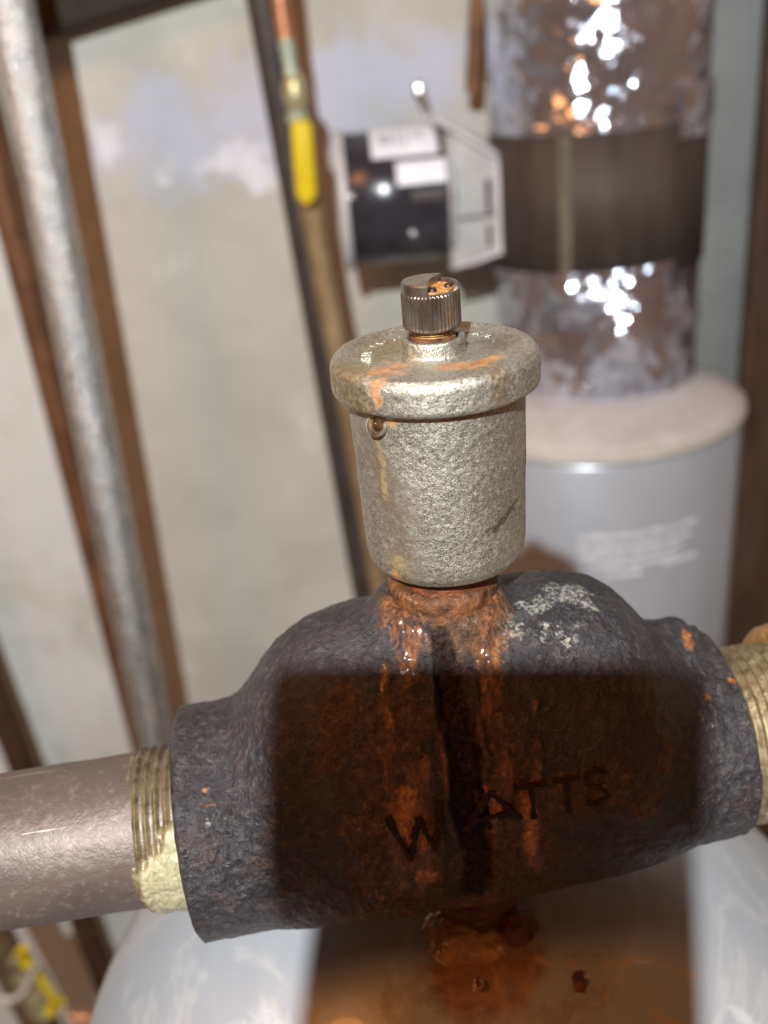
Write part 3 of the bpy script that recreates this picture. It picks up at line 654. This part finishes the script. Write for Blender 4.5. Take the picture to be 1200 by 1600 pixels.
wr = tubeK('white_wire', [at(0, 1560, .46), at(22, 1562, .46), at(38, 1548, .46), at(48, 1528, .46), at(54, 1512, .46)], .0018, 14, mat_simple('white_cable', (.50, .48, .45), (.62, .60, .56), 50), None, True, 6)
tag(wr, 'pale wire looping round the olive pipe in the bottom left corner', 'wire')
cp = tubeK('copper_joint', [at(104, 1584, .50), at(118, 1590, .50), at(136, 1590, .50), at(150, 1596, .50)], [.0040, .0055, .0055, .0042], 20, M['copper'], None, True, 5)
tag(cp, 'small bright copper joint at the bottom edge, left of the tank', 'pipe joint')
# dark slanting slab standing in for shade in the top left corner
def slab(name, A, B, C, Dd, thick, mat):
    fr = [np.array(q_) for q_ in (A, B, C, Dd)]; bk = [q_ + np.array([0, thick, 0]) for q_ in fr]
    return mesh(name, fr + bk, [[0, 1, 2, 3], [7, 6, 5, 4], [0, 4, 5, 1], [1, 5, 6, 2], [2, 6, 7, 3], [3, 7, 4, 0]], False, mat)
tb = slab('shade_slab', at(-160, 120, .60), at(36, 70, .60), at(345, -28, .60), at(-160, -330, .60), .05, mat_simple('dark_corner_shade', (.012, .008, .005), (.028, .018, .010), 30, (.7, .9), 0, .4, .001, 200, (8, 1, 1)))
bm_ = tb.modifiers.new('bevel', 'BEVEL'); bm_.width = .006; bm_.segments = 3
tag(tb, 'dark slab standing in for the shade across the top left corner above the wall patch', 'shade stand-in')

# ------------------------------------------------------------------ foil wrapped flue duct with damper
DC = np.array([*at(932, 300, .55)[:2], 0]); ztop = .42; DR = .0545 * K
def mat_foil(name='foil_wrap'):
    n = NT(name); geo = n.n('ShaderNodeNewGeometry')
    wv = n.n('ShaderNodeTexNoise', Vector=n.tc.outputs['Object'], Scale=22., Detail=3.).outputs['Color']
    def vm(op, a, b=None, sc=None):
        m_ = n.n('ShaderNodeVectorMath', _operation=op); n.set(m_.inputs[0], a)
        if b is not None: n.set(m_.inputs[1], b)
        if sc is not None: m_.inputs['Scale'].default_value = sc
        return m_.outputs[0]
    pos = vm('ADD', n.tc.outputs['Object'], vm('SCALE', vm('SUBTRACT', wv, (.5, .5, .5)), sc=.03))
    N_ = n.bump(n.noise(26, 4, .6, None, 1.), .5, .008)
    for sc, k in ((19., .50), (48., .42), (130., .20)):
        vo = n.n('ShaderNodeTexVoronoi', Vector=pos, Scale=sc).outputs['Color']
        N_ = vm('ADD', N_, vm('SCALE', vm('SUBTRACT', vo, (.5, .5, .5)), sc=k))
    N_ = vm('NORMALIZE', N_)
    c = n.ramp(n.noise(18, 4), [(.35, (.46, .50, .60)), (.65, (.72, .76, .86))])
    return n.out(c, .11, .92, N_)
foil = mat_foil()
duct = thing('flue_duct', 'round flue duct wrapped in crinkled silver foil with a dark steel band', 'duct', (DC[0], DC[1], .0))
def foil_rf(seed, amp=.0028):
    def g(v):
        n1 = np.abs(fbm(v, 26, 4, (1, 1, 1), seed) - .5) * 2; n2 = np.abs(fbm(v, 78, 3, (1, 1, .6), seed + 3) - .5) * 2
        k = 1 + amp * (n1 * 1.6 + n2 * .5 - .5) / np.hypot(v[:, 0], v[:, 1]); w = v.copy(); w[:, 0] *= k; w[:, 1] *= k; return w
    return g
zb0 = at(932, 432, 0.5050)[2]; zb1 = at(932, 205, 0.5050)[2]; zb2 = at(932, 610, 0.5050)[2]
ztp = at(932, -160, 0.5050)[2]
lathe('upper_foil', [(DR, zb1 - .004), (DR, ztp)], 420, foil, duct, .0020, 0, None, foil_rf(2))
lathe('lower_foil', [(DR - .001, zb2 - .03), (DR - .001, zb0 + .004)], 420, foil, duct, .0020, 0, None, foil_rf(11))
def patch(name, a0, a1, z0, z1, r, mat, parent, seed=0, skew=0., n=40, nzz=30):
    A, Zz = np.meshgrid(np.radians(np.linspace(a0, a1, n)), np.linspace(0, 1, nzz), indexing='ij')
    zl = z0 + skew * (A - A[0, 0]) + (z1 - z0) * Zz
    v = np.stack([r * np.cos(A), r * np.sin(A), zl], -1).reshape(-1, 3)
    if seed: v = foil_rf(seed, .0012)(v)
    o = mesh(name, v, grid_faces(n, nzz, False), True, mat, parent)
    s_ = o.modifiers.new('thick', 'SOLIDIFY'); s_.thickness = .0008; s_.offset = 1; return o
M['band'] = mat_simple('brown_steel_band', (.030, .022, .016), (.060, .046, .034), 9, (.62, .72), .0, .1, .0006, 60, (7, 7, 1), None)
lathe('steel_band', [(DR - .001, zb0), (DR + .0012, zb0), (DR + .0012, zb1), (DR - .001, zb1)], 160, M['band'], duct)
patch('tape_strip', -180, -60, zb0 - .006, zb0 + .0015, DR + .0026, foil, duct, 5, .004)
patch('tape_strip', -175, -20, zb1 - .002, zb1 + .006, DR + .0026, foil, duct, 8, .002)
patch('tape_strip', -60, -20, zb1 - .012, zb1 + .03, DR + .0030, foil, duct, 13, .0)
patch('band_sheen', -121.5, -115, zb0 + .002, zb1 - .002, DR + .0016, mat_simple('sheen_streak', (.10, .09, .065), (.17, .155, .115), 30, (.4, .6), .3, .1, .0005, 100, (5, 5, 1)), duct)  # lighter strip paints in a reflection on the band
M['grey_plastic'] = mat_simple('grey_painted_steel', (.36, .36, .35), (.46, .46, .45), 30, (.4, .55), .1, .1, .0005, 200)
M['grey_light'] = mat_simple('pale_grey_plastic', (.46, .46, .47), (.56, .56, .57), 30, (.35, .5), 0, .1, .0005, 200)
M['black_plastic'] = mat_simple('black_gloss_plastic', (.018, .018, .024), (.035, .034, .045), 30, (.18, .28), 0, .2, .0008, 120)
M['label'] = mat_simple('white_sticker', (.68, .72, .80), (.80, .83, .88), 60, (.3, .45), 0, .1, .0004, 200)
M['print'] = mat_simple('grey_print', (.36, .40, .46), (.46, .50, .56), 200)
# damper actuator; axis of the drum runs left to right
dmp = thing('vent_damper', 'black cylindrical damper motor with white stickers on a grey bracket beside the duct', 'damper motor', at(620, 310, .562))
base = np.array(dmp.location)
pL = at(542, 314, .562) - base; pR = at(694, 300, .562) - base; ax = (pR - pL); LEN = np.linalg.norm(ax); ax /= LEN
def drum(name, prof, mat, seg=80):
    o = lathe(name, prof, seg, mat, dmp, None, 0); a_2, u_, v_2 = axis_frame(ax); m = np.eye(4)
    m[:3, 0] = u_; m[:3, 1] = v_2; m[:3, 2] = a_2; m[:3, 3] = pL + base; o.matrix_world = Matrix(m.tolist()); return o
bpy.context.view_layer.update()
RD = .0338 * K
drum('motor_drum', [(.001, .001), (RD - .001, .001), (RD, .002), (RD, LEN - .001), (RD - .002, LEN)], M['black_plastic'])
drum('end_cap', [(.0005, -.005), (RD + .0025, -.005), (RD + .0035, -.004), (RD + .0035, .000), (RD + .003, .0015), (RD - .002, .0016)], M['grey_light'])
drum('flange', [(RD - .003, LEN - .0005), (RD + .0035, LEN - .0005), (RD + .004, LEN + .002), (RD + .0035, LEN + .0035), (.001, LEN + .0036)], M['grey_plastic'])
def sticker(name, s0, s1, a0, a1, r, mat, label=None, seed=0):
    A, Sg = np.meshgrid(np.radians(np.linspace(a0, a1, 24)), np.linspace(s0, s1, 16), indexing='ij')
    a_2, u_, v_2 = axis_frame(ax)
    v = (pL + Sg[..., None] * a_2 + r * (np.cos(A)[..., None] * u_ + np.sin(A)[..., None] * v_2)).reshape(-1, 3)
    o = mesh(name, v, grid_faces(24, 16, False), True, mat, dmp); s_ = o.modifiers.new('thick', 'SOLIDIFY'); s_.thickness = .0004; s_.offset = 0
    if label: o['label'] = label
    return o
# angle 90 = up, 180 = towards camera
sticker('sticker', LEN * .28, LEN * .93, 92, 138, RD + .0007, M['label'], 'larger white printed sticker on top of the drum')
sticker('sticker', LEN * .50, LEN * .985, 143, 163, RD + .0009, M['label'], 'smaller white sticker below the printed one')
for i, (s0, s1, g0, g1) in enumerate([(.36, .50, 112, 124), (.53, .56, 106, 127), (.60, .63, 106, 127), (.67, .82, 116, 119), (.67, .80, 110, 112)]):
    sticker('print_mark', LEN * s0, LEN * s1, g0, g1, RD + .0014, M['print'])
sticker('wire_slot', LEN * .62, LEN * .97, 168, 178, RD + .0004, M['dark_hole'])
def screw(p, r):
    o = latheK('screw', [(.0001, r * .7), (r * .6, r * .55), (r, 0), (r * .9, -r * .4)], 16, M['galv_s'], dmp); orient(o, p + base, (0, -.8, .6)); return o
M['galv_s'] = mat_simple('bright_screw', (.6, .6, .62), (.8, .8, .82), 200, (.15, .25), .9)
def dsurf(s, adeg, r):
    a_2, u_, v_2 = axis_frame(ax); A = math.radians(adeg); return pL + s * LEN * a_2 + r * (math.cos(A) * u_ + math.sin(A) * v_2)
for s, an in ((.05, 168), (.62, 204)): screw(dsurf(s, an, RD + .0006), .0022)
# bracket box with a sloping top edge, bolted to the duct band
fx = lambda x, y, d: at(x, y, d) - base
box = [fx(702, 196, 0.5370), fx(778, 236, 0.5370), fx(780, 398, 0.5370), fx(706, 414, 0.5370)]
bk = [q_ + np.array([0, .075, 0]) for q_ in box]
o = mesh('bracket', box + bk, [[0, 1, 2, 3], [7, 6, 5, 4], [0, 4, 5, 1], [1, 5, 6, 2], [2, 6, 7, 3], [3, 7, 4, 0]], False, M['grey_plastic'], dmp)
b2 = o.modifiers.new('bevel', 'BEVEL'); b2.width = .0015; b2.segments = 2
tubeK('bracket_edge', [fx(672, 180, 0.5350), fx(700, 197, 0.5350), fx(772, 240, 0.5350), fx(779, 250, 0.5350)], .0017, 12, M['grey_light'], dmp, True, 4)
tubeK('bracket_edge', [fx(774, 238, 0.5350), fx(779, 300, 0.5350), fx(782, 396, 0.5350)], .0022, 12, M['grey_light'], dmp, True, 4)
tubeK('bracket_edge', [fx(704, 418, 0.5350), fx(745, 408, 0.5350), fx(782, 394, 0.5350)], .0013, 12, M['grey_light'], dmp, True, 4)
tubeK('seam', [fx(716, 342, 0.5355), fx(774, 334, 0.5355)], .0006, 8, M['black_iron'], dmp)
tubeK('slot', [fx(762, 280, 0.5358), fx(764, 330, 0.5358)], .0013, 8, M['black_iron'], dmp)
tubeK('slot', [fx(764, 352, 0.5358), fx(765, 385, 0.5358)], .0011, 8, M['black_iron'], dmp)
tubeK('slot', [fx(708, 298, 0.5358), fx(709, 312, 0.5358)], .0014, 8, M['black_iron'], dmp)
tubeK('wing_clip', [fx(652, 128, 0.5420), fx(655, 145, 0.5420), fx(664, 168, 0.5420), fx(670, 182, 0.5420)], [.0022, .0032, .0026, .0020], 14, M['galv_s'], dmp, True, 4)

# ------------------------------------------------------------------ water heater below the duct
def mat_heater_top():
    n = NT('dusty_heater_top'); c = n.ramp(n.noise(22, 6, .65), [(.3, (.40, .385, .37)), (.5, (.50, .49, .475)), (.7, (.56, .55, .535))])
    c = n.mix(n.ramp(n.noise(60, 6, .7), [(.56, 0.), (.7, .5)]), c, (.40, .33, .27)); return n.out(c, .6, 0., n.bump(n.noise(150, 5), .3, .001))
HD = at(918, 612, .53)
ht = thing('water_heater', 'round pale grey water heater with dusty top and faint white print on its side', 'water heater', (HD[0], HD[1], HD[2] - .5 * K))
HR0 = .0812; HR = HR0 * K
latheK('top', [(.001, .507), (.05, .506), (HR0 - .006, .499), (HR0 - .001, .496)], 120, mat_heater_top(), ht, .002, 1)
latheK('rim', [(HR0 - .003, .4965), (HR0 + .0005, .4965), (HR0 + .0018, .495), (HR0 + .0018, .4925), (HR0 + .0002, .491), (HR0 - .001, .490)], 160, mat_simple('beige_rim', (.38, .36, .32), (.50, .48, .45), 40, (.4, .6), 0, .2, .0006, 200, None, ((.40, .27, .14), 40, .6)), ht)
sh = mat_simple('satin_grey_jacket', (.35, .385, .43), (.40, .43, .47), 8, (.26, .34), .25, .08, .001, 20)
latheK('jacket', [(HR0 - .001, .4905), (HR0, .489), (HR0, .0), (HR0 - .01, 0)], 160, sh, ht)
random.seed(11)
vs, fs = [], []
def hz(px, py):  # angle and height on the jacket front
    d = RM @ np.array([(px - 600) / 1600, (800 - py) / 1600, -1.]); o_ = CAM[:2] - HD[:2]; A = d[0]**2 + d[1]**2; B = o_ @ d[:2]; Cc = o_ @ o_ - (HR + .0003)**2
    t = (-B - math.sqrt(max(B * B - A * Cc, 0))) / A; q_ = CAM + d * t; return math.atan2(q_[1] - HD[1], q_[0] - HD[0]), q_[2] - (HD[2] - .5 * K)
A0, Z0 = hz(905, 842); A1, Z1 = hz(1085, 828); rows_ = [(0, 0, 1), (.00, -.0062, .97), (.02, -.0115, .88), (.10, -.0168, .82), (.20, -.022, .50), (.70, -.0195, 1.04)]
for f0, dz, f1 in rows_:
    t = f0
    while t < f1:
        w_ = random.uniform(.008, .02); 
        if random.random() < .82:
            a0 = A0 + (A1 - A0) * t; a1 = A0 + (A1 - A0) * (t + w_ * .8); z = Z0 + dz * K + random.uniform(-.0006, .0006); h_ = random.uniform(.0020, .0040); b0 = len(vs)
            for r in (HR + .0001, HR + .0004):
                for aa, z_ in ((a0, z), (a1, z), (a1, z + h_), (a0, z + h_)): vs.append((r * math.cos(aa), r * math.sin(aa), z_))
            fs += [[b0 + 4, b0 + 5, b0 + 6, b0 + 7]] + [[b0 + k, b0 + (k + 1) % 4, b0 + 4 + (k + 1) % 4, b0 + 4 + k] for k in range(4)]
        t += w_
mesh('printed_text', vs, fs, False, mat_simple('white_print', (.74, .76, .78), (.84, .86, .88), 100), ht)
# grey panel and brown board standing in for shade on the right
def board(name, label, cat, x0, x1, y0, y1, d, th, mat):
    A, B = at(x0, y0, d), at(x1, y1, d); o = bevel_box(name, (abs(B[0] - A[0]), th, abs(A[2] - B[2])), mat, None, .003, tuple((A + B) / 2), 3); tag(o, label, cat); return o
board('metal_panel', 'plain grey sheet metal panel standing behind the foil wrapped duct at the right', 'panel', 1040, 1192, -140, 700, .606, .012, mat_simple('dull_zinc', (.20, .21, .205), (.29, .30, .29), 7, (.5, .65), .3, .2, .001, 50))
board('shade_post', 'dark brown board standing in for shade behind the water heater at the right edge', 'shade stand-in', 1214, 1330, -200, 1350, .590, .020, mat_simple('brown_post_shade', (.030, .014, .007), (.085, .040, .018), 9, (.6, .8), 0, .4, .002, 60, (6, 1, 1)))

# ------------------------------------------------------------------ drops
drop((VX - .0150, -.0168, .1165), .0024, 'brown water drop hanging under the left side of the vent cap')
drop((.0015, -.0310, tank_z(.0015, -.0310) + .0022), .0016, 'glinting water drop on the orange crust of the tank')

# ------------------------------------------------------------------ the phone that takes the picture: blocks the head torch
ph = thing('phone', 'dark phone held upright facing the fittings, casting the rectangular shadow over them', 'phone', cam_to_world((-.0225, -.06, .008)))
def cam_box(name, x0, x1, y0, y1, z0, z1, mat, bev):
    o = bevel_box(name, (x1 - x0, y1 - y0, z1 - z0), mat, ph, bev, (0, 0, 0), 4)
    m = np.eye(4); m[:3, :3] = RM; m[:3, 3] = cam_to_world(((x0 + x1) / 2, (y0 + y1) / 2, (z0 + z1) / 2)); o.matrix_world = Matrix(m.tolist()); return o
cam_box('case', -.066, .0160, -.150, .0185, .004, .013, M['black_plastic'], .004)
cam_box('camera_bump', -.018, .0165, -.018, .0140, .0015, .0042, M['black_plastic'], .001)
bpy.context.view_layer.update()
